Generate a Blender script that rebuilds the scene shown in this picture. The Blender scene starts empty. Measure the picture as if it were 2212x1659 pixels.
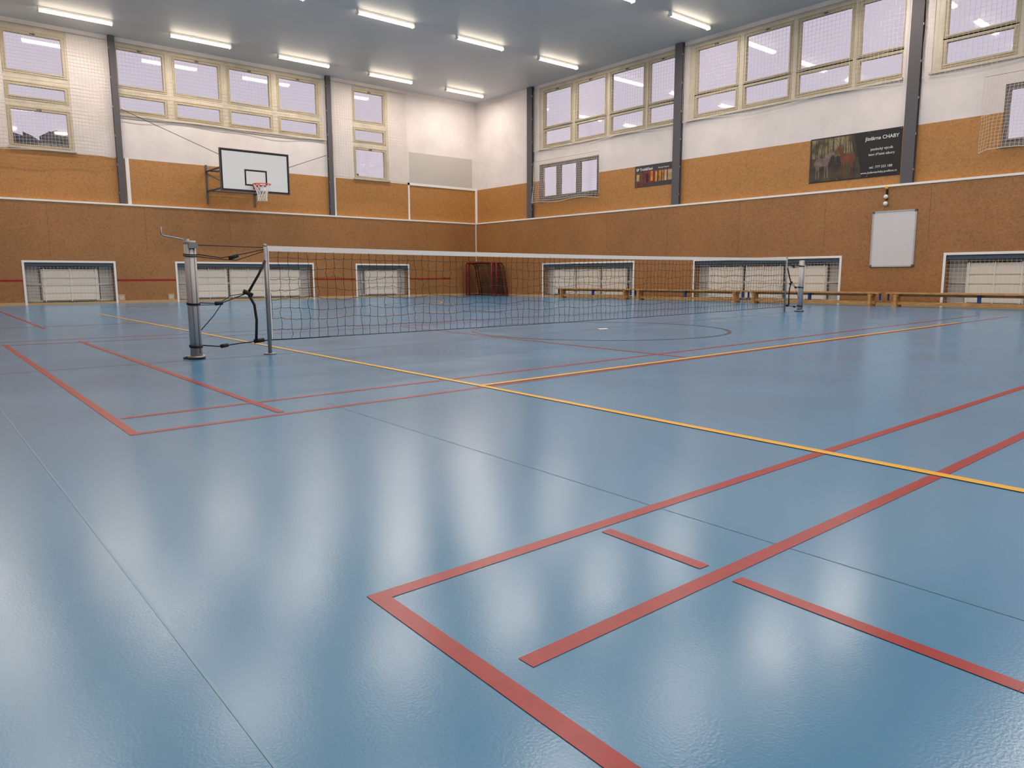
import bpy, math, random
from mathutils import Vector, Matrix
random.seed(7)
sc=bpy.context.scene
try:
    sc.view_settings.view_transform='Standard'
except Exception: pass

# ------------------------------------------------------------ materials
def lin(c):
    return tuple(((v/255)/12.92 if v/255<=0.04045 else ((v/255+0.055)/1.055)**2.4) for v in c)+(1,)
def mat(name,rgb,rough=.6,metal=0,var=0,scale=5,bump=0,bscale=60,spec=.5,rgb2=None,stretch=(1,1,1)):
    m=bpy.data.materials.new(name); m.use_nodes=True
    nt=m.node_tree; b=nt.nodes['Principled BSDF']
    b.inputs['Base Color'].default_value=lin(rgb); b.inputs['Roughness'].default_value=rough
    b.inputs['Metallic'].default_value=metal; b.inputs['Specular IOR Level'].default_value=spec
    tc=nt.nodes.new('ShaderNodeTexCoord'); mp=nt.nodes.new('ShaderNodeMapping'); mp.inputs['Scale'].default_value=stretch
    nt.links.new(tc.outputs['Object'],mp.inputs['Vector'])
    if var or rgb2:
        n=nt.nodes.new('ShaderNodeTexNoise'); n.inputs['Scale'].default_value=scale; n.inputs['Detail'].default_value=5
        r=nt.nodes.new('ShaderNodeValToRGB'); nt.links.new(mp.outputs[0],n.inputs['Vector'])
        nt.links.new(n.outputs['Fac'],r.inputs['Fac']); nt.links.new(r.outputs[0],b.inputs['Base Color'])
        a=rgb2 or tuple(max(0,v*(1-var)) for v in rgb); c=rgb if rgb2 else tuple(min(255,v*(1+var)) for v in rgb)
        r.color_ramp.elements[0].position=.35; r.color_ramp.elements[0].color=lin(a)
        r.color_ramp.elements[1].position=.65; r.color_ramp.elements[1].color=lin(c)
    if bump:
        n=nt.nodes.new('ShaderNodeTexNoise'); n.inputs['Scale'].default_value=bscale; n.inputs['Detail'].default_value=3
        nt.links.new(mp.outputs[0],n.inputs['Vector'])
        bp=nt.nodes.new('ShaderNodeBump'); bp.inputs['Strength'].default_value=bump; bp.inputs['Distance'].default_value=.01
        nt.links.new(n.outputs['Fac'],bp.inputs['Height']); nt.links.new(bp.outputs[0],b.inputs['Normal'])
    return m
def osb(name,c1,c2,c3,dirt):
    m=bpy.data.materials.new(name); m.use_nodes=True; nt=m.node_tree; b=nt.nodes['Principled BSDF']
    N=nt.nodes.new; L=nt.links.new
    tc=N('ShaderNodeTexCoord')
    ns=N('ShaderNodeTexNoise'); ns.inputs['Scale'].default_value=12; L(tc.outputs['Object'],ns.inputs['Vector'])
    mx=N('ShaderNodeVectorMath'); mx.operation='MULTIPLY_ADD'; mx.inputs[1].default_value=(.12,.12,.12)
    L(ns.outputs['Color'],mx.inputs[0]); L(tc.outputs['Object'],mx.inputs[2])
    v=N('ShaderNodeTexVoronoi'); v.inputs['Scale'].default_value=30; L(mx.outputs[0],v.inputs['Vector'])
    r=N('ShaderNodeValToRGB'); e=r.color_ramp.elements; e[0].position=.0; e[0].color=lin(c1); e[1].position=1; e[1].color=lin(c3)
    k=e.new(.35); k.color=lin(c2); L(v.outputs['Color'],r.inputs['Fac'])
    n2=N('ShaderNodeTexNoise'); n2.inputs['Scale'].default_value=.7; n2.inputs['Detail'].default_value=6; L(tc.outputs['Object'],n2.inputs['Vector'])
    r2=N('ShaderNodeValToRGB'); r2.color_ramp.elements[0].position=.3; r2.color_ramp.elements[0].color=(dirt,dirt,dirt*.97,1); r2.color_ramp.elements[1].position=.7; r2.color_ramp.elements[1].color=(1,1,1,1)
    L(n2.outputs['Fac'],r2.inputs['Fac'])
    mm=N('ShaderNodeMix'); mm.data_type='RGBA'; mm.blend_type='MULTIPLY'; mm.inputs[0].default_value=1
    L(r.outputs[0],mm.inputs[6]); L(r2.outputs[0],mm.inputs[7]); L(mm.outputs[2],b.inputs['Base Color'])
    b.inputs['Roughness'].default_value=.5
    return m
def emis(name,rgb,s):
    m=bpy.data.materials.new(name); m.use_nodes=True; nt=m.node_tree; nt.nodes.clear()
    e=nt.nodes.new('ShaderNodeEmission'); o=nt.nodes.new('ShaderNodeOutputMaterial'); nt.links.new(e.outputs[0],o.inputs[0])
    e.inputs[0].default_value=lin(rgb); e.inputs[1].default_value=s; return m
M={}
M['osb']=osb('osb_lower',(144,98,56),(162,112,64),(174,127,80),.82)
M['osb2']=osb('osb_upper',(162,109,56),(180,124,64),(190,138,80),.92)
M['white']=mat('white_plaster',(226,218,214),.8,var=.02,scale=2)
M['greyp']=mat('grey_patch',(196,190,182),.8)
M['ceil']=mat('ceiling_paint',(210,208,207),.45,var=.02,scale=.4)
M['steel']=mat('grey_steel',(98,95,98),.8,0,spec=.2)
M['trim']=mat('white_trim',(240,238,234),.5)
M['frame']=mat('cream_frame',(206,196,176),.5,var=.04,scale=3)
M['frame2']=mat('tan_sash',(186,172,142),.5)
M['dframe']=mat('grey_sash',(120,112,108),.5)
M['netw']=mat('net_white',(214,204,186),.8)
M['netk']=mat('net_black',(22,22,26),.7)
M['black']=mat('black_strap',(18,18,20),.6)
M['alu']=mat('aluminium',(182,180,182),.5,.25)
M['galv']=mat('galvanised',(150,152,155),.4,.6)
M['red']=mat('red_tape',(156,24,20),.28,var=.04,scale=30)
M['yel']=mat('yellow_tape',(234,178,30),.3)
M['olive']=mat('olive_tape',(60,62,54),.4)
M['seam']=mat('weld_seam',(104,154,186),.25)
M['dseam']=mat('dark_seam',(66,116,148),.3)
M['gseam']=mat('grey_line',(84,98,104),.4)
M['goalred']=mat('goal_red',(140,30,26),.4)
M['wood']=mat('bench_wood',(190,142,88),.4,var=.12,scale=6,stretch=(8,1,8))
M['blue']=mat('bench_blue',(40,70,150),.5)
M['rad']=mat('radiator_enamel',(236,230,220),.5)
M['niche']=mat('niche_grey',(186,184,182),.8)
M['lintel']=mat('lintel_bluegrey',(70,84,98),.6)
M['wb']=mat('whiteboard',(216,214,214),.2)
M['board']=mat('backboard_white',(236,240,240),.25)
M['rim']=mat('rim_orange',(214,70,34),.4)
M['ball']=mat('ball_white',(235,235,232),.4)
M['tray']=mat('pale_wood',(195,160,112),.6)
M['tubehouse']=mat('lamp_housing',(235,235,230),.5)
M['tube']=emis('lamp_diffuser',(255,238,214),16)
M['leaf']=mat('leaves',(70,72,72),.9,var=.2,scale=3)
M['bark']=mat('bark',(60,48,40),.9)
M['ground']=mat('grass',(70,80,55),.9,var=.2,scale=1)
# floor
def floor_mat():
    m=bpy.data.materials.new('blue_vinyl'); m.use_nodes=True; nt=m.node_tree; b=nt.nodes['Principled BSDF']; N=nt.nodes.new; L=nt.links.new
    tc=N('ShaderNodeTexCoord')
    n=N('ShaderNodeTexNoise'); n.inputs['Scale'].default_value=.6; n.inputs['Detail'].default_value=3; L(tc.outputs['Object'],n.inputs['Vector'])
    r=N('ShaderNodeValToRGB'); r.color_ramp.elements[0].position=.25; r.color_ramp.elements[0].color=lin((79,137,177)); r.color_ramp.elements[1].position=.75; r.color_ramp.elements[1].color=lin((83,141,180))
    L(n.outputs['Fac'],r.inputs['Fac']); L(r.outputs[0],b.inputs['Base Color'])
    n3=N('ShaderNodeTexNoise'); n3.inputs['Scale'].default_value=1.1; n3.inputs['Detail'].default_value=4; L(tc.outputs['Object'],n3.inputs['Vector'])
    mr=N('ShaderNodeMapRange'); mr.inputs[1].default_value=.3; mr.inputs[2].default_value=.7; mr.inputs[3].default_value=.17; mr.inputs[4].default_value=.24
    L(n3.outputs['Fac'],mr.inputs[0]); L(mr.outputs[0],b.inputs['Roughness'])
    b.inputs['Specular IOR Level'].default_value=.6
    n2=N('ShaderNodeTexNoise'); n2.inputs['Scale'].default_value=160; n2.inputs['Detail'].default_value=2; L(tc.outputs['Object'],n2.inputs['Vector'])
    bp=N('ShaderNodeBump'); bp.inputs['Strength'].default_value=.09; bp.inputs['Distance'].default_value=.003
    L(n2.outputs['Fac'],bp.inputs['Height']); L(bp.outputs[0],b.inputs['Normal'])
    return m
M['floor']=floor_mat()
def glass_mat():
    m=bpy.data.materials.new('window_glass'); m.use_nodes=True; nt=m.node_tree; nt.nodes.clear(); N=nt.nodes.new; L=nt.links.new
    o=N('ShaderNodeOutputMaterial'); t=N('ShaderNodeBsdfTransparent'); t.inputs[0].default_value=(.92,.92,.93,1)
    g=N('ShaderNodeBsdfGlossy'); g.inputs['Roughness'].default_value=.03
    mx=N('ShaderNodeMixShader'); mx.inputs[0].default_value=.10
    L(t.outputs[0],mx.inputs[1]); L(g.outputs[0],mx.inputs[2]); L(mx.outputs[0],o.inputs[0]); return m
M['glass']=glass_mat()

# ------------------------------------------------------------ mesh builder
class MB:
    def __init__(s): s.v=[]; s.f=[]; s.m=[]; s.mats=[]; s.sm=[]
    def mi(s,k):
        if k not in s.mats: s.mats.append(k)
        return s.mats.index(k)
    def face(s,pts,k,smooth=False):
        i=len(s.v); s.v+=[tuple(p) for p in pts]; s.f.append(tuple(range(i,i+len(pts)))); s.m.append(s.mi(k)); s.sm.append(smooth)
    def box(s,x0,x1,y0,y1,z0,z1,k):
        if x0>x1:x0,x1=x1,x0
        if y0>y1:y0,y1=y1,y0
        if z0>z1:z0,z1=z1,z0
        i=len(s.v); s.v+=[(x0,y0,z0),(x1,y0,z0),(x1,y1,z0),(x0,y1,z0),(x0,y0,z1),(x1,y0,z1),(x1,y1,z1),(x0,y1,z1)]
        for f in ((3,2,1,0),(4,5,6,7),(0,1,5,4),(1,2,6,5),(2,3,7,6),(3,0,4,7)):
            s.f.append(tuple(i+a for a in f)); s.m.append(s.mi(k)); s.sm.append(False)
    def tube(s,pts,r,k,n=6,closed=False,caps=True):
        pts=[Vector(p) for p in pts]; c=len(pts); base=len(s.v); mi=s.mi(k)
        rr=r if isinstance(r,(list,tuple)) else [r]*c
        for i,p in enumerate(pts):
            if closed: d=pts[(i+1)%c]-pts[i-1]
            else: d=pts[min(i+1,c-1)]-pts[max(i-1,0)]
            if d.length<1e-9: d=Vector((0,0,1))
            d.normalize(); a=Vector((0,0,1)) if abs(d.z)<.9 else Vector((1,0,0))
            u=d.cross(a).normalized(); w=d.cross(u)
            for j in range(n):
                t=2*math.pi*j/n; q=p+u*(rr[i]*math.cos(t))+w*(rr[i]*math.sin(t)); s.v.append(tuple(q))
        for i in range(c if closed else c-1):
            a0=base+i*n; b0=base+((i+1)%c)*n
            for j in range(n):
                s.f.append((a0+j,b0+j,b0+(j+1)%n,a0+(j+1)%n)); s.m.append(mi); s.sm.append(n>4)
        if caps and not closed and n>3:
            s.f.append(tuple(base+j for j in range(n))); s.m.append(mi); s.sm.append(False)
            s.f.append(tuple(base+(c-1)*n+j for j in reversed(range(n)))); s.m.append(mi); s.sm.append(False)
    def sphere(s,c,r,k,n=12):
        pts=[];rr=[]
        for i in range(n+1):
            t=math.pi*i/n; pts.append((c[0],c[1],c[2]-r*math.cos(t))); rr.append(max(1e-4,r*math.sin(t)))
        s.tube(pts,rr,k,n=16)
    def make(s,name,parent=None):
        me=bpy.data.meshes.new(name); me.from_pydata(s.v,[],s.f)
        for k in s.mats: me.materials.append(M[k])
        me.polygons.foreach_set('material_index',s.m); me.polygons.foreach_set('use_smooth',s.sm); me.update()
        o=bpy.data.objects.new(name,me); sc.collection.objects.link(o)
        if parent: o.parent=parent
        return o
def empty(name,loc=(0,0,0)):
    o=bpy.data.objects.new(name,None); o.location=loc; o.empty_display_size=.2; sc.collection.objects.link(o); return o

# ------------------------------------------------------------ room
XE,YN,XW,YS,HC=18.6,24.1,-0.85,-9.9,7.52
RAIL,OSBT=2.85,4.18
def P(side,u,d,z):
    return {'N':(u,YN+d,z),'E':(XE+d,u,z),'S':(u,YS-d,z),'W':(XW-d,u,z)}[side]
def bw(b,side,u0,u1,d0,d1,z0,z1,k):
    p=P(side,u0,d0,z0); q=P(side,u1,d1,z1); b.box(p[0],q[0],p[1],q[1],p[2],q[2],k)
TH=.40; UP=.12
def wall(name,side,u0,u1,holes,niches):
    b=MB()
    us=sorted(set([u0-TH,u1+TH]+[h[i] for h in holes for i in(0,1)]+[n[i] for n in niches for i in (0,1)]))
    zs=sorted(set([0,RAIL,OSBT,HC+.1]+[h[i] for h in holes for i in(2,3)]+[n[i] for n in niches for i in (2,3)]))
    for i in range(len(us)-1):
        for j in range(len(zs)-1):
            uc=(us[i]+us[i+1])/2; zc=(zs[j]+zs[j+1])/2
            if any(h[0]<uc<h[1] and h[2]<zc<h[3] for h in holes): continue
            if any(h[0]<uc<h[1] and h[2]<zc<h[3] for h in niches):
                bw(b,side,us[i],us[i+1],TH-.04,TH,zs[j],zs[j+1],'niche'); continue
            if zc<RAIL: bw(b,side,us[i],us[i+1],0,TH,zs[j],zs[j+1],'osb')
            else: bw(b,side,us[i],us[i+1],UP,TH,zs[j],zs[j+1],'osb2' if zc<OSBT else 'white')
    return b.make(name)
ZU=(6.20,7.24); ZL=(5.52,5.95)
EZU=(6.00,7.24); EZL=(5.39,5.92)
colsN=[(5.76,7.05),(7.34,8.68),(8.96,10.30),(10.58,11.94)]
Nw=dict(group=(5.74,12.1,5.42,7.40), l=(3.0,4.55,4.24,7.40), r=(13.25,14.68,4.24,7.40))
holesN=list(Nw.values())
def ecols(t):  # one structural bay between posts, t = high-u post centre
    return [(t-1.97-.0,t-.60),(t-3.55,t-2.20),(t-5.17,t-3.78),(t-6.42,t-5.36)]
baysE=[20.80,14.30,7.60,1.00]
holesE=[]
for t in baysE: holesE.append((t-6.42,t-.35,5.30,7.40))
lowE=[(17.5,20.45,3.50,4.75),(2.6,5.72,3.50,4.75)]
holesE+=lowE
nichN=[(3.06,5.26,0,1.16),(7.02,11.45,0,1.17),(13.17,15.32,0,1.16)]
nichE=[(15.83,20.09,0,1.17),(9.05,13.45,0,1.17),(2.2,6.58,0,1.18),(-4.6,-.2,0,1.17)]
wall('wall_north','N',XW,XE,holesN,nichN)
wall('wall_east','E',YS,YN,holesE,nichE)
wall('wall_south','S',XW,XE,holesN,nichN)
wall('wall_west','W',YS,YN,[],[])
b=MB(); b.box(XW-TH,XE+TH,YS-TH,YN+TH,-.2,0,'floor'); b.make('floor')
b=MB(); b.box(XW-TH,XE+TH,YS-TH,YN+TH,HC,HC+.25,'ceil'); b.make('ceiling')

# windows
wn=[0]
def window(side,u0,u1,z0,z1,cols,rows,fk='frame',sk='frame2'):
    wn[0]+=1; e=empty('window_%d'%wn[0],P(side,(u0+u1)/2,.16,(z0+z1)/2)); inv=Matrix.Translation(-e.location)
    b=MB()
    us=sorted(set([u0,u1]+[a for c in cols for a in c])); zs=sorted(set([z0,z1]+[a for r in rows for a in r]))
    g=MB()
    for i in range(len(us)-1):
        for j in range(len(zs)-1):
            uc=(us[i]+us[i+1])/2; zc=(zs[j]+zs[j+1])/2
            pane=any(c[0]<uc<c[1] for c in cols) and any(r[0]<zc<r[1] for r in rows)
            if not pane: bw(b,side,us[i],us[i+1],.14,.24,zs[j],zs[j+1],fk)
    for c in cols:
        for r in rows:
            t=.035; a0,a1=c; r0,r1=r
            bw(b,side,a0,a0+t,.12,.22,r0,r1,sk); bw(b,side,a1-t,a1,.12,.22,r0,r1,sk)
            bw(b,side,a0+t,a1-t,.12,.22,r0,r0+t,sk); bw(b,side,a0+t,a1-t,.12,.22,r1-t,r1,sk)
            bw(g,side,a0+t,a1-t,.175,.18,r0+t,r1-t,'glass')
            # raised rim round each sash and latch
            for (p,q) in ((a0-.05,a0-.03),(a1+.03,a1+.05)): bw(b,side,p,q,.125,.14,r0-.05,r1+.05,sk)
            for (p,q) in ((r0-.05,r0-.03),(r1+.03,r1+.05)): bw(b,side,a0-.03,a1+.03,.125,.14,p,q,sk)
            if r1-r0>.7: bw(b,side,(a0+a1)/2-.06,(a0+a1)/2+.06,.10,.12,r1-.02,r1+.01,'steel')
    # sill
    bw(b,side,u0-.03,u1+.03,.06,.24,z0-.05,z0,fk)
    for ob in (b.make('frame',e),g.make('glass',e)):
        ob.matrix_parent_inverse=inv
    return e
for side in ('N','S'):
    window(side,*Nw['group'],colsN,[ZU,ZL])
    window(side,*Nw['l'],[(3.08,4.45)],[(6.20,7.20),(5.53,5.88),(4.28,5.25)])
    window(side,*Nw['r'],[(13.32,14.54)],[(6.22,7.24),(5.53,5.94),(4.28,5.27)])
for t in baysE:
    window('E',t-6.42,t-.35,5.30,7.40,ecols(t),[EZU,EZL])
for (a,c,z0,z1) in lowE:
    w=(c-a)/3
    window('E',a,c,z0,z1,[(a+.06+i*w,a+(i+1)*w-.06) for i in range(3)],[(z0+.08,z1-.08)],'dframe','dframe')

# trims
tn=[0]
def trim(side,u0,u1,d0,d1,z0,z1,k='trim'):
    tn[0]+=1; b=MB(); bw(b,side,u0,u1,d0,d1,z0,z1,k); return b.make('trim_%d'%tn[0])
for side,a,c in (('N',XW,XE),('E',YS,YN),('S',XW,XE),('W',YS,YN)):
    trim(side,a,c,-.02,UP,RAIL-.03,RAIL+.02)
trim('N',15.48,XE+UP,.09,UP,4.15,4.24)
trim('N',15.48,15.54,.09,UP,RAIL,4.24)
trim('N',5.80,5.90,.09,UP,RAIL,4.18)
trim('N',12.44,12.50,.09,UP,RAIL,4.18)
trim('N',18.66,18.71,.08,UP,RAIL,4.2)
trim('N',18.57,18.6,-.02,0,1.2,RAIL)
trim('E',24.15,24.2,.08,UP,RAIL,4.2)
b=MB(); bw(b,'N',15.56,18.5,.105,UP,4.26,5.36,'greyp'); b.make('grey_wall_panel')
# niche surrounds + radiators
def niche(side,u0,u1,z1):
    e=empty('radiator_niche',P(side,(u0+u1)/2,0,0)); inv=Matrix.Translation(-e.location)
    b=MB(); t=.055
    bw(b,side,u0-t,u0,-.015,.02,0,z1+t,'trim'); bw(b,side,u1,u1+t,-.015,.02,0,z1+t,'trim'); bw(b,side,u0,u1,-.015,.02,z1,z1+t,'trim')
    bw(b,side,u0,u1,.02,.30,z1-.10,z1,'lintel')
    bw(b,side,u0,u1,.0,.05,0,.05,'tray')
    for uu in (u0+.0,u1-.35): bw(b,side,uu,uu+.35,.24,.355,.05,z1-.1,'niche')
    r=MB(); n=max(1,round((u1-u0-.7)/1.25)); w=(u1-u0-.7)/n
    for i in range(n):
        a=u0+.35+i*w+.04; c=a+w-.08
        bw(r,side,a,c,.15,.20,.10,z1-.18,'rad')
        for j in range(4):
            z=.12+j*(z1-.34)/4; bw(r,side,a+.02,c-.02,.12,.15,z,z+(z1-.34)/4-.05,'rad')
        for k in range(3):
            uu=a+(c-a)*(.05+.45*k); bw(r,side,uu-.012,uu+.012,.105,.12,.08,z1-.16,'trim')
    for zz in (.09,.55): r.tube([P(side,u0+.02,.22,zz),P(side,u1-.02,.22,zz)],.02,'rad',8)
    nn=MB(); L=u1-u0
    k=int(L/.085)
    for i in range(k+1):
        u=u0+L*i/k; nn.tube([P(side,u,.04+.01*math.sin(i),.05),P(side,u+random.uniform(-.01,.01),.035,.6),P(side,u,.04,z1-.02)],.0032,'netw',3)
    for j in range(13):
        z=.06+j*(z1-.1)/12; nn.tube([P(side,u0,.04,z),P(side,(u0+u1)/2,.04,z-.012),P(side,u1,.04,z)],.0032,'netw',3)
    for ob in (b.make('surround',e),r.make('radiator',e),nn.make('guard_net',e)): ob.matrix_parent_inverse=inv
for n in nichN: niche('N',n[0],n[1],n[3]); niche('S',n[0],n[1],n[3])
for n in nichE: niche('E',n[0],n[1],n[3])
b=MB()
for a,c in ((XW,3.0),(5.32,6.96),(11.51,13.11),(15.38,17.3)): bw(b,'N',a,c,-.004,0,.64,.69,'red')
b.make('trim_red_stripe')
b=MB()
for a,c in ((XW,3.0),(5.32,6.96),(11.51,13.11),(15.38,XE)): bw(b,'N',a,c,-.02,0,0,.07,'tray')
b.make('baseboard_north')
b=MB()
for a,c in ((YS,-4.66),(-.14,2.14),(6.64,8.99),(13.51,15.77),(20.15,YN-.02)): bw(b,'E',a,c,-.02,0,0,.07,'tray')
b.make('baseboard_east')
for a in (5.32,6.70):
    b=MB(); bw(b,'N',a,a+.18,-.012,0,.07,.25,'tray'); bw(b,'N',a+.03,a+.15,-.02,-.012,.10,.2,'greyp'); b.make('wall_vent')
b=MB()
for i in range(8):
    u=1.2+2.5*i
    if u<18: bw(b,'N',u,u+.004,-.001,0,1.3,RAIL-.03,'bark')
for i in range(13):
    u=-8+2.5*i
    if u<24: bw(b,'E',u,u+.004,-.001,0,1.3,RAIL-.03,'bark')
b.make('trim_board_joints')
def post(side,u,w):
    b=MB(); h=w/2
    bw(b,side,u-h,u+h,-.0,.02,RAIL+.02,HC,'steel'); bw(b,side,u-.02,u+.02,.02,UP,RAIL+.02,HC,'steel')
    bw(b,side,u-h,u+h,UP-.02,UP,RAIL+.02,HC,'steel')
    for i in range(6): 
        z=RAIL+.3+i*.8; bw(b,side,u-h-.012,u-h,.0,.03,z,z+.05,'galv')
    b.make('steel_column')
for u in (5.66,12.31): post('N',u,.16); post('S',u,.16)
for u in (20.87,14.25,7.58,1.0,-5.6): post('E',u,.27); post('W',u,.27)

# protective nets
def pnet(name,side,u0,u1,z0,z1,d,sp=.10,sag=.05,box=0):
    b=MB(); nu=int((u1-u0)/sp); nz=int((z1-z0)/sp)
    ph=random.uniform(0,6)
    def dd(u,z):
        f=min(1,(z1-z)/(z1-z0)); e=min(1,min(u-u0,u1-u)/.25)
        return d-box*max(0,e)*(.3+.7*f) - .02*math.sin(u*3+ph)*f
    def zz(u,z): 
        f=(z1-z)/(z1-z0); return z - sag*f*math.sin(math.pi*3*(u-u0)/(u1-u0)+ph)
    for i in range(nu+1):
        u=u0+(u1-u0)*i/nu; b.tube([P(side,u+.012*math.sin(k*2+i),dd(u,z1+(z0-z1)*k/6),zz(u,z1+(z0-z1)*k/6)) for k in range(7)],.0034,'netw',3)
    for j in range(nz+1):
        z=z0+(z1-z0)*j/nz; n=14
        b.tube([P(side,u0+(u1-u0)*k/n,dd(u0+(u1-u0)*k/n,z),zz(u0+(u1-u0)*k/n,z)) for k in range(n+1)],.0034 if j else .009,'netw',3)
    b.tube([P(side,u0,d,z1),P(side,u1,d,z1)],.006,'galv',5)
    return b.make(name)
pnet('protective_net','N',XW+.05,5.52,4.15,7.38,.05,.085,.04,.12)
pnet('protective_net','N',5.8,12.2,5.35,7.38,.05,.10,.04,.0)
pnet('protective_net','N',12.42,15.42,4.22,7.38,.05,.085,.03,.2)
for t in (20.85,14.25,7.58,1.0): pnet('protective_net','E',t-6.45,t-.16,5.2,7.38,.05,.10,.05,.03)
pnet('protective_net','E',17.4,20.65,3.36,4.85,.0,.075,.03,.3)
pnet('protective_net','E',2.5,6.1,3.36,4.95,.0,.075,.03,.3)

# ------------------------------------------------------------ ceiling lamps
lm=MB()
n=10; prof=[]
for i in range(n+1):
    a=math.pi*i/n; prof.append((.062*math.cos(a),-.02-.055*math.sin(a)))
L=1.66
for i in range(n):
    (y0,z0),(y1,z1)=prof[i],prof[i+1]
    lm.face([(-L/2,y0,z0),(-L/2,y1,z1),(L/2,y1,z1),(L/2,y0,z0)],'tube',True)
for s in (-1,1): lm.face([(s*L/2,y,z) for y,z in (prof if s<0 else prof[::-1])],'tubehouse')
lm.box(-L/2-.02,L/2+.02,-.05,.05,-.02,.055,'tubehouse')
for s in (-1,1): lm.box(s*(L/2),s*(L/2+.03),-.065,.065,-.08,-.02,'tubehouse')
proto=None
for j,yy in enumerate((22.76,17.80,12.76,7.8,2.8,-2.2,-7.2)):
    for i in range(6):
        xx=.57+3.135*i+.85
        if proto is None: o=lm.make('fluorescent_lamp'); proto=o.data
        else: o=bpy.data.objects.new('fluorescent_lamp',proto); sc.collection.objects.link(o)
        o.location=(xx,yy,HC-.06)
        ld=bpy.data.lights.new('tube_light','AREA'); ld.shape='RECTANGLE'; ld.size=1.6; ld.size_y=.10; ld.energy=55; ld.color=(1,.89,.81)
        lo=bpy.data.objects.new('tube_light',ld); lo.location=(0,0,-.082); lo.parent=o; sc.collection.objects.link(lo)

# ------------------------------------------------------------ court markings
def strip(b,pts,w,k,z=.0015):
    for (x0,y0),(x1,y1) in zip(pts,pts[1:]):
        d=Vector((x1-x0,y1-y0)).normalized()*w/2; nx,ny=-d.y,d.x
        b.face([(x0-nx,y0-ny,z),(x1-nx,y1-ny,z),(x1+nx,y1+ny,z),(x0+nx,y0+ny,z)],k)
b=MB(); W=.043
strip(b,[(.78,1.41),(2.91,1.433),(5.62,1.46),(15.1,1.6)],W,'red',.0012)
strip(b,[(.80,1.43),(.765,.55),(.70,-5)],W,'red',.0014)
strip(b,[(.86,.975),(2.9,.985),(3.90,1.00),(15.1,1.15)],W,'red',.0012)
strip(b,[(1.52,1.375),(1.505,1.03)],W*.9,'red'); strip(b,[(1.50,.935),(1.468,.34),(1.40,-4.6)],W*.9,'red')
strip(b,[(5.46,1.40),(5.45,1.04)],W*.9,'red')
strip(b,[(.82,3.71),(2.99,3.80),(15.11,4.25)],W,'red',.0012)
strip(b,[(.89,4.18),(2.94,4.25),(15.05,4.74)],W,'red',.0012)
strip(b,[(.99,9.80),(.84,3.69)],W,'red',.0014)
strip(b,[(1.71,9.76),(1.59,3.80)],W,'red',.0016)
strip(b,[(1.99,19.86),(1.77,12.56)],W,'red'); strip(b,[(-.5,13.25),(3.2,13.0)],W,'red',.0012)
strip(b,[(5.81,9.32),(5.46,4.02)],W,'red',.0016)
strip(b,[(.3,9.75),(3.7,9.13+.2),(15,10.0)],W*.8,'red',.0012)
strip(b,[(.99,10.2),(3.7,10.0),(15,10.5)],W*.8,'red',.0012)
b.make('badminton_court_lines')
b=MB(); strip(b,[(3.37,17.0),(3.00,3.81),(2.87,.72),(2.7,-4)],.048,'yel',.003)
strip(b,[(3.01,3.86),(12.63,4.22)],.05,'yel',.0032); strip(b,[(3.25,12.2),(12.9,12.7)],.045,'yel',.003)
b.make('volleyball_court_lines')
def ring(b,cx,cy,r,w,k,a0=0,a1=2*math.pi,n=96,z=.0022):
    for i in range(n):
        a=a0+(a1-a0)*i/n; c=a0+(a1-a0)*(i+1)/n
        b.face([(cx+(r-w/2)*math.cos(a),cy+(r-w/2)*math.sin(a),z),(cx+(r+w/2)*math.cos(a),cy+(r+w/2)*math.sin(a),z),(cx+(r+w/2)*math.cos(c),cy+(r+w/2)*math.sin(c),z),(cx+(r-w/2)*math.cos(c),cy+(r-w/2)*math.sin(c),z)],k)
b=MB(); ring(b,7.46,6.93,1.72,.05,'olive'); ring(b,11.7,16.2,1.8,.045,'olive')
strip(b,[(4.2,20.5),(13.6,20.9)],.045,'olive'); ring(b,8.87,20.0,4.2,.045,'yel',math.pi,2*math.pi)
b.face([(7.5,6.95,.003),(7.62,6.9,.003),(7.7,7.02,.003),(7.58,7.08,.003)],'trim')  # small white patch painted on the floor as a reflection, not a court line
b.make('circle_markings_and_reflection')
b=MB()
strip(b,[(.62,22),(.45,4.92),(.38,.99),(.30,-4)],.006,'seam',.0008)
strip(b,[(1.91,3.93),(1.80,1.39),(1.77,.42),(1.7,-4)],.003,'dseam',.0008)
strip(b,[(-.8,6.8),(.64,6.79),(5.0,6.76),(14.3,7.76)],.018,'gseam',.0008)
b.make('floor_seams')

# ------------------------------------------------------------ court net
A0=Vector((2.12,6.88,0)); A1=Vector((2.78,6.83,0)); B1=Vector((13.72,7.74,0)); B0=Vector((14.31,7.74,0))
def at(v,z): return (v.x,v.y,z)
net=empty('court_net',(8.2,7.2,0)); ninv=Matrix.Translation(-net.location)
def np_(b,name):
    o=b.make(name,net); o.matrix_parent_inverse=ninv; return o
b=MB()
for v,h in ((A0,1.04),(B0,1.06)):
    b.tube([at(v,.0),at(v,.03)],.075,'galv',24); b.tube([at(v,.0),at(v,h-.02)],.050,'alu',24); b.tube([at(v,h-.02),at(v,h+.005)],.052,'black' if v is B0 else 'alu',24)
    for g in (-1,1): b.tube([(v.x+g*.02,v.y-.049,.05),(v.x+g*.02,v.y-.049,h-.05)],.004,'galv',6)
np_(b,'main_posts')
b=MB()
for v,h in ((A1,1.015),(B1,1.08)):
    b.tube([at(v,.0),at(v,.012)],.06,'galv',20); b.tube([at(v,.01),at(v,h)],.018,'galv',14); b.sphere((v.x,v.y,h),.02,'galv',8)
np_(b,'side_poles')
b=MB(); v=A0
b.tube([(v.x,v.y,1.03),(v.x-.06,v.y+.02,1.06),(v.x-.20,v.y+.05,1.085),(v.x-.215,v.y+.05,1.10),(v.x-.215,v.y+.05,1.16)],.007,'galv',8)
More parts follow.
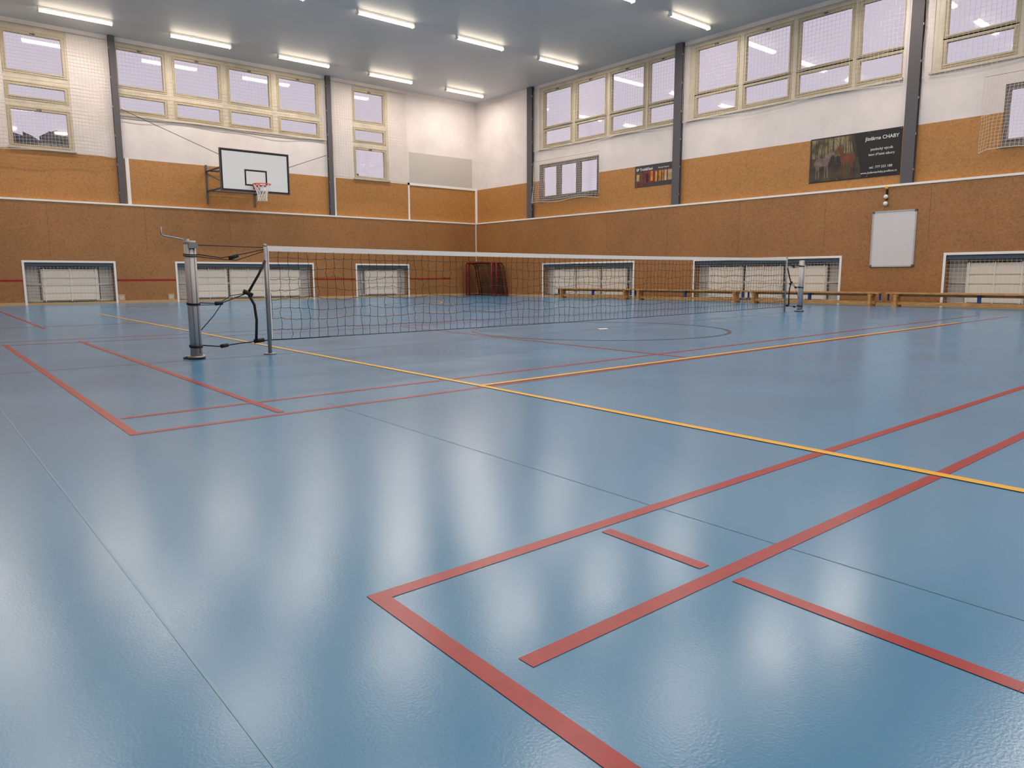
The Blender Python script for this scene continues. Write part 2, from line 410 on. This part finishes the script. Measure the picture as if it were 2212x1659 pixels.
b.tube([(v.x-.02,v.y,1.02),(v.x-.02,v.y,1.06)],.02,'galv',10)
b.box(v.x-.03,v.x+.05,v.y-.07,v.y-.045,.98,1.02,'galv')
np_(b,'winding_crank')
top=lambda t:1.005+.06*t-.05*4*t*(1-t)*.5
bot=lambda t:.135-.02*t-.02*math.sin(math.pi*t)
N1=108; rows=9
def npt(t,w,amp=1):
    p=A1.lerp(B1,t); z=top(t)+(bot(t)-top(t))*w
    k=math.sin(t*61+w*5)*.5+math.sin(t*147+w*11)*.5
    kz=math.sin(t*83+w*9)
    env=math.sin(math.pi*min(1,max(0,w)))*amp
    off=(.03*k)*env; return Vector((p.x+.02*k*env+random.uniform(-.008,.008)*amp,p.y+off,z+(.016*kz+random.uniform(-.010,.010))*env))
grid=[[npt(.003+.994*i/N1,j/rows) for j in range(rows+1)] for i in range(N1+1)]
b=MB()
for i in range(N1+1): 
    pts=[]
    for j in range(rows):
        a,c=grid[i][j],grid[i][j+1]; pts+=[a,(a+c)/2+Vector((random.uniform(-.013,.013),random.uniform(-.01,.01),0))]
    pts.append(grid[i][rows]); b.tube(pts,.0025,'netk',3)
for j in range(rows+1):
    pts=[]
    for i in range(N1):
        a,c=grid[i][j],grid[i+1][j]; pts+=[a,(a+c)/2+Vector((0,0,-.008 if 0<j<rows else 0))]
    pts.append(grid[N1][j]); b.tube(pts,.0025 if j<rows else .0045,'netk',3)
np_(b,'mesh_net')
b=MB(); n=60
for i in range(n):
    t0,t1=.002+.996*i/n,.002+.996*(i+1)/n; p,q=A1.lerp(B1,t0),A1.lerp(B1,t1)
    for s in (-.006,.006):
        b.face([(p.x,p.y+s,top(t0)+.012),(p.x,p.y+s*1.2,top(t0)-.038),(q.x,q.y+s*1.2,top(t1)-.038),(q.x,q.y+s,top(t1)+.012)],'trim')
    b.face([(p.x,p.y-.006,top(t0)+.012),(q.x,q.y-.006,top(t1)+.012),(q.x,q.y+.006,top(t1)+.012),(p.x,p.y+.006,top(t0)+.012)],'trim')
b.box(A1.x+.02,A1.x+.03,A1.y-.01,A1.y+.01,.14,1.0,'trim')
np_(b,'top_tape')
b=MB()
def strap(P_,Q_,s,h):
    def m(t,z,o=0): p=P_.lerp(Q_,t); return (p.x,p.y+o,z)
    b.tube([m(.07,h-.02),m(1,h-.03)],.004,'black',6)
    b.tube([m(.07,.93),m(.4,.90),m(.7,.94),m(1,.985)],.005,'black',6)
    b.tube([m(.07,.91),m(.35,.89),m(.6,.88),m(1,.97)],.004,'black',6)
    b.tube([m(.50,.895),m(.62,.925)],.018,'black',8)
    b.tube([m(.98,.88,-.02),m(.88,.75,-.02),m(.72,.58,-.02)],.012,'black',8)
    b.tube([m(.72,.58,-.02),m(.80,.47,-.02),m(.82,.33,-.02),m(.80,.14,-.02)],.013,'black',8)
    b.tube([m(.66,.60,-.02),m(.78,.56,-.02)],.02,'black',8)
    b.tube([m(.07,.50),m(.35,.49),m(.72,.58)],.005,'black',6)
    b.tube([m(.07,.48),m(.3,.48),m(.5,.56),m(.72,.58)],.004,'black',6)
    b.tube([m(.28,.49),m(.38,.495)],.018,'black',8)
    b.tube([m(.07,.25),m(.25,.38),m(.36,.48)],.004,'black',6)
    b.tube([m(.07,.12),m(.3,.10),m(.6,.12),m(1.0,.135)],.006,'black',6)
    b.tube([m(.32,.10),m(.42,.11)],.018,'black',8); b.tube([m(.78,.13),m(.92,.14)],.02,'black',8)
    for z in (.93,.915,.50,.49,.12,.11,.025):
        b.tube([(P_.x+.055*math.cos(a*math.pi/8),P_.y+.055*math.sin(a*math.pi/8),z+.008*math.sin(a*math.pi/8)) for a in range(16)],.005,'black',5,closed=True)
    b.tube([(P_.x+.09*math.cos(a*math.pi/8)-.02,P_.y+.09*math.sin(a*math.pi/8),.012) for a in range(16)],.007,'black',5,closed=True)
strap(A0,A1,1,1.03); strap(B0,B1,-1,1.05)
t0=A1.lerp(B1,.03); b.tube([at(A1,.135),(t0.x,t0.y,.13),tuple(A1.lerp(B1,.06).to_3d().xy)+(.13,)],.006,'black',6)
np_(b,'tension_straps')

# ------------------------------------------------------------ basketball hoop
hoop=empty('basketball_hoop',(8.87,22.3,3.85)); hinv=Matrix.Translation(-hoop.location)
def hp(b,name):
    o=b.make(name,hoop); o.matrix_parent_inverse=hinv
bx0,bx1,bz0,bz1,by=7.88,9.94,3.27,4.44,22.3
b=MB(); b.box(bx0,bx1,by,by+.03,bz0,bz1,'board')
f=.045; y0,y1=by-.006,by
for (a,c,d,e) in ((bx0,bx1,bz1-f,bz1),(bx0,bx1,bz0,bz0+f),(bx0,bx0+f,bz0+f,bz1-f),(bx1-f,bx1,bz0+f,bz1-f)): b.box(a,c,y0,y1,d,e,'black')
cxm=(bx0+bx1)/2; q=.34
iz0,iz1=bz0+.17,bz0+.64
for (a,c,d,e) in ((cxm-q,cxm+q,iz1-f,iz1),(cxm-q,cxm+q,iz0,iz0+f),(cxm-q,cxm-q+f,iz0+f,iz1-f),(cxm+q-f,cxm+q,iz0+f,iz1-f)): b.box(a,c,y0,y1,d,e,'black')
for (a,c,d,e) in ((bx0-.02,bx1+.02,bz1,bz1+.02),(bx0-.02,bx1+.02,bz0-.02,bz0),(bx0-.02,bx0,bz0,bz1),(bx1,bx1+.02,bz0,bz1)): b.box(a,c,by-.01,by+.05,d,e,'steel')
hp(b,'backboard')
b=MB(); rz=iz0+.02; ry=by-.42; R=.25
b.tube([(cxm+R*math.cos(a*math.pi/16),ry+R*math.sin(a*math.pi/16),rz) for a in range(32)],.012,'rim',8,closed=True)
b.box(cxm-.12,cxm+.12,by-.17,by-.006,rz-.015,rz+.015,'rim'); b.box(cxm-.1,cxm+.1,by-.02,by-.006,rz-.12,rz+.05,'rim')
for s in (-1,1): b.tube([(cxm+s*.08,by-.01,rz-.1),(cxm+s*.17,ry+.1,rz-.01)],.008,'rim',6)
hp(b,'rim')
b=MB(); k=12
def hn(i,l): 
    r=[.245,.20,.165,.14,.13,.14][l]; a=2*math.pi*(i+.5*(l%2))/k; return (cxm+r*math.cos(a),ry+r*math.sin(a),rz-.012-.095*l)
for i in range(k):
    for l in range(5):
        b.tube([hn(i,l),hn(i,l+1)],.006,'trim',4); b.tube([hn(i,l),hn(i-1 if l%2==0 else i+1,l+1)],.006,'trim',4)
hp(b,'hoop_net')
b=MB()
for xx in (8.1,9.6):
    b.box(xx-.03,xx+.03,YN-.0+UP-.02,YN+UP,3.0,4.2,'steel')
    for z in (4.0,3.4):
        b.tube([(xx,YN+UP-.01,z),(xx,by+.05,z)],.03,'steel',8)
    b.tube([(xx,YN+UP-.01,3.95),(xx,by+.05,3.42)],.02,'steel',8)
    b.box(xx-.03,xx+.03,by+.03,by+.08,bz0+.05,bz1-.05,'steel')
for z in (4.0,3.4): b.tube([(8.1,by+.06,z),(9.6,by+.06,z)],.025,'steel',8); b.tube([(8.1,YN-.1,z),(9.6,YN-.1,z)],.02,'steel',8)
b.tube([(8.1,YN-.1,4.0),(9.6,by+.3,4.0)],.015,'steel',6); b.tube([(9.6,YN-.1,4.0),(8.1,by+.3,4.0)],.015,'steel',6)
b.tube([(5.80,YN+.1,5.55),(bx0+.05,by+.05,4.25)],.008,'black',5); b.tube([(12.2,YN+.1,4.9),(bx1-.05,by+.05,4.05)],.008,'black',5)
hp(b,'wall_bracket')

# ------------------------------------------------------------ floorball goals
def goal(loc,rot):
    e=empty('floorball_goal',loc); e.rotation_euler=(0,0,rot)
    W2,H,D=.80,1.28,.62
    b=MB(); r=.03
    b.tube([(-W2,0,.03),(-W2,0,H-.06),(-W2+.06,0,H),(W2-.06,0,H),(W2,0,H-.06),(W2,0,.03)],r,'goalred',10)
    for s in (-1,1):
        b.tube([(s*(W2-.03),0,H-.02),(s*(W2-.03),.28,H-.02),(s*(W2-.03),.42,H-.14),(s*(W2-.03),D,.05)],.02,'goalred',8)
        b.tube([(s*W2,0,.03),(s*W2,D,.03)],.022,'goalred',8)
    b.tube([(-W2,D,.03),(W2,D,.03)],.022,'goalred',8); b.tube([(-W2,.28,H-.02),(W2,.28,H-.02)],.015,'goalred',8)
    b.make('frame',e)
    b=MB()
    prof=[(0,H-.03),(.28,H-.04),(.41,H-.16),(.46,.9),(.52,.6),(.57,.3),(D,.05)]
    for i in range(25):
        x=-W2+.03+(2*W2-.06)*i/24; b.tube([(x,y,z) for y,z in prof],.005,'netk',3)
    def pp(t):
        t=t*(len(prof)-1); i=min(int(t),len(prof)-2); f=t-i; return (prof[i][0]*(1-f)+prof[i+1][0]*f,prof[i][1]*(1-f)+prof[i+1][1]*f)
    for i in range(26):
        y,z=pp(i/25); b.tube([(-W2,y,z),(W2,y,z)],.005,'netk',3)
    for s in (-1,1):
        for i in range(16):
            z=.05+(H-.1)*i/15; ym=D-(D-.42)*min(1,z/(H-.14)) if z<H-.14 else .3
            b.tube([(s*(W2-.02),0,z),(s*(W2-.02),ym,z)],.004,'netk',3)
        for i in range(7):
            y=.02+.06*i; b.tube([(s*(W2-.02),y,.04),(s*(W2-.02),y,H-.05 if y<.3 else H-.16)],.004,'netk',3)
    b.make('netting',e)
goal((17.80,22.92,0),-math.radians(90)); goal((17.92,22.84,0),-math.radians(87))

# ------------------------------------------------------------ benches
def bench(y0,y1,x=18.08):
    L=y1-y0; e=empty('gym_bench',(x,(y0+y1)/2,0)); b=MB()
    b.box(-.13,.13,-L/2,L/2,.30,.335,'wood')
    b.box(-.045,.045,-L/2+.12,L/2-.12,.05,.12,'wood')
    for s in (-1,1):
        c=s*(L/2-.22)
        b.box(-.12,.12,c-.03,c+.03,.02,.30,'wood'); b.box(-.15,.15,c-.045,c+.045,.0,.05,'wood'); b.box(-.10,.10,c-.06,c+.06,.24,.30,'wood')
        b.box(-.03,.03,s*(L/2-.02)-.012,s*(L/2-.02)+.012,.14,.30,'blue')
    b.box(-.035,.035,-.03,.03,.12,.30,'blue')
    b.box(.06,.09,-L/2+.2,L/2-.2,.24,.30,'wood')
    b.make('bench_body',e)
for a,c in ((15.45,18.75),(11.45,15.3),(7.75,11.3),(3.75,7.6)): bench(a,c)

# ------------------------------------------------------------ whiteboard, ball holder, banners
b=MB(); y0,y1,z0,z1=7.27,8.29,.93,2.26; f=.03
bw(b,'E',y0+f,y1-f,-.02,0,z0+f,z1-f,'wb')
for a in ((y0,y1,z0,z0+f),(y0,y1,z1-f,z1),(y0,y0+f,z0+f,z1-f),(y1-f,y1,z0+f,z1-f)): bw(b,'E',a[0],a[1],-.03,0,a[2],a[3],'alu')
for (uu,zz) in ((y0,z0),(y1-.05,z0),(y0,z1-.05),(y1-.05,z1-.05)): bw(b,'E',uu,uu+.05,-.035,0,zz,zz+.05,'steel')
b.make('whiteboard')
b=MB(); u=7.99
bw(b,'E',u-.025,u+.025,-.02,0,2.52,2.76,'black'); b.sphere((XE-.05,u,2.80),.04,'yel',10)
for z in (2.59,2.43): b.sphere((XE-.06,u,z),.052,'ball',12)
b.tube([(XE-.05,u,2.38),(XE-.05,u,2.78)],.006,'black',5); b.make('hanging_ball_holder')
TM=Matrix(((0,0,-1),(-1,0,0),(0,1,0))).to_4x4()
def text(body,y,z,size,m,parent,x,align='LEFT',bold=0):
    t=bpy.data.curves.new('lettering','FONT'); t.body=body; t.size=size; t.align_x=align; t.offset=bold; t.extrude=.001; t.materials.append(M[m])
    o=bpy.data.objects.new('lettering',t); sc.collection.objects.link(o)
    mw=TM.copy(); mw.translation=Vector((x,y,z)); o.parent=parent; o.matrix_parent_inverse=Matrix.Translation(-parent.location); o.matrix_basis=mw; return o
M['bandark']=mat('banner_dark',(24,19,21),.45,rgb2=(18,15,18),scale=2)
M['banphoto']=mat('banner_photo',(78,68,46),.45,rgb2=(34,29,27),scale=3)
M['horse']=mat('banner_horse',(112,92,86),.5,var=.15,scale=6); M['horse2']=mat('banner_horse_b',(104,58,34),.5,var=.1,scale=6)
M['bantext']=mat('banner_text',(236,232,228),.5)
M['dusk']=mat('banner_dusk',(150,132,96),.5,rgb2=(70,62,50),scale=4)
bx=XE+UP-.012
e=empty('advertising_banner',(bx,8.9,3.65)); inv=Matrix.Translation(-e.location)
b=MB(); yl=10.05; W_=2.27; zb=3.10; Hb=1.10
def q(s,t,o=0): return (bx-o,yl-s*W_,zb+t*Hb)
b.box(bx,bx+.01,yl-W_,yl,zb,zb+Hb,'bandark')
b.face([q(0,.02,.001),q(.6,.02,.001),q(.5,.98,.001),q(0,.98,.001)],'banphoto')
b.face([q(.02,.55,.002),q(.5,.55,.002),q(.46,.97,.002),q(.02,.97,.002)],'dusk')
for i in range(15):
    s=.02+.033*i+random.uniform(-.01,.01); w=random.uniform(.002,.007); tip=s+random.uniform(-.03,.03)
    b.face([q(s-w,.4,.003),q(s+w,.4,.003),q(tip+.002,.98,.003),q(tip-.002,.98,.003)],'bandark')
    for k in range(4):
        t=.55+.1*k; dx=random.choice((-1,1))*random.uniform(.02,.045); b.face([q(s,t,.003),q(s,t+.015,.003),q(s+dx,t+.13,.003)],'bandark')
HP=[(.05,.62),(.10,.70),(.25,.72),(.45,.69),(.58,.73),(.68,.86),(.74,.96),(.78,1.0),(.80,.95),(.88,.90),(.97,.80),(.95,.75),(.87,.78),(.80,.78),(.76,.68),(.72,.55),(.68,.45),(.68,.25),(.70,0),(.65,0),(.63,.25),(.60,.42),(.56,.25),(.57,0),(.52,0),(.51,.25),(.50,.42),(.30,.42),(.26,.3),(.29,.2),(.27,0),(.22,0),(.23,.2),(.18,.32),(.14,.2),(.16,0),(.11,0),(.11,.2),(.09,.4),(.05,.5),(.02,.3),(.01,.5)]
def horse(s0,w,h,flip,k,o):
    b.face([q(s0+(1-x if flip else x)*w,.08+y*h,o) for x,y in HP],k)
horse(.05,.25,.66,False,'horse',.004); horse(.29,.24,.72,True,'horse2',.005)
o=b.make('printed_sheet',e); o.matrix_parent_inverse=inv
b=MB()
for s in (.01,.33,.66,.99):
    for t in (.03,.97): b.sphere(q(s,t,.004),.012,'galv',6)
o=b.make('eyelets',e); o.matrix_parent_inverse=inv
yr=yl-W_*.97; ym=yl-W_*.80
text('Jízdárna CHABY',yr,zb+Hb*.80,.118,'bantext',e,bx-.004,'RIGHT',.001)
text('jezdecký výcvik',ym,zb+Hb*.575,.086,'bantext',e,bx-.004,'CENTER')
text('letní dětské tábory',ym,zb+Hb*.465,.080,'bantext',e,bx-.004,'CENTER')
text('tel.: 777 555 188',ym,zb+Hb*.19,.080,'bantext',e,bx-.004,'CENTER')
text('www.jizdarnachaby.profitux.cz',yr,zb+Hb*.085,.070,'bantext',e,bx-.004,'RIGHT')
M['b1bg']=mat('banner_grey',(58,55,60),.5); M['b1a']=mat('banner_red',(120,34,28),.5,var=.2,scale=9); M['b1b']=mat('banner_amber',(190,120,40),.5,var=.2,scale=8); M['b1c']=mat('banner_cream',(180,160,120),.5,var=.1,scale=8)
e=empty('workshop_banner',(bx,15.1,3.9)); inv=Matrix.Translation(-e.location)
b=MB(); yl=15.92; W_=1.50; zb=3.52; Hb=.66
b.box(bx,bx+.01,yl-W_,yl,zb,zb+Hb,'b1bg')
def rect(s0,s1,t0,t1,k,o=.002): b.face([q(s0,t0,o),q(s1,t0,o),q(s1,t1,o),q(s0,t1,o)],k)
rect(.03,.22,.2,.68,'horse2'); rect(.25,.52,.15,.7,'b1a'); rect(.54,.76,.2,.68,'b1b'); rect(.78,.98,.2,.68,'b1c')
rect(.05,.12,.3,.6,'b1c',.003); rect(.30,.36,.2,.6,'bandark',.003); rect(.42,.48,.25,.7,'b1b',.003); rect(.6,.63,.2,.68,'bandark',.003); rect(.7,.72,.2,.68,'bandark',.003); rect(.84,.87,.2,.68,'b1a',.003); rect(.03,.2,.03,.15,'b1a')
o=b.make('printed_sheet',e); o.matrix_parent_inverse=inv
text('SP Truhlářství',yl-.06,zb+Hb*.76,.115,'bantext',e,bx-.004,'LEFT',.002)
text('Miroslav Macoun',yl-.93,zb+Hb*.78,.06,'bantext',e,bx-.004,'LEFT')

# ------------------------------------------------------------ outside
b=MB(); b.box(-80,110,-60,140,-.6,-.4,'ground'); b.make('ground')
def tree(x,y,h,r):
    b=MB(); b.tube([(x,y,-.4),(x,y,h*.6)],[.3,.15],'bark',8)
    for k in range(26):
        a=random.uniform(0,6.3); rr=random.uniform(0,r*.85); c=Vector((x+rr*math.cos(a),y+rr*math.sin(a),h-r*.35-random.uniform(0,r*1.3)-rr*.25))
        n0=len(b.v); b.sphere(c,r*random.uniform(.22,.4),'leaf',8)
        for i in range(n0,len(b.v)):
            w=Vector(b.v[i]); w=c+(w-c)*random.uniform(.75,1.25); b.v[i]=tuple(w)
    b.make('tree')
for i in range(17): tree(1+2.5*i+random.uniform(-.6,.6),47+random.uniform(-2,2),random.uniform(7.9,8.7),random.uniform(2.8,3.4))

w=bpy.data.worlds.new('overcast_dusk'); sc.world=w; w.use_nodes=True
bg=w.node_tree.nodes['Background']; bg.inputs[0].default_value=lin((216,206,222)); bg.inputs[1].default_value=1.2

# ------------------------------------------------------------ camera
cd=bpy.data.cameras.new('camera'); cam=bpy.data.objects.new('camera',cd); sc.collection.objects.link(cam); sc.camera=cam
cd.sensor_width=36; cd.lens=1593.5/2212*36; cd.clip_start=.05; cd.clip_end=400
Rm=Matrix(((0.76171,0.09552,-0.64084),(-0.64791,0.1072,-0.75414),(-0.00334,0.98964,0.14354)))
cam.matrix_world=Matrix.Translation((0,0,.72))@Rm.to_4x4()
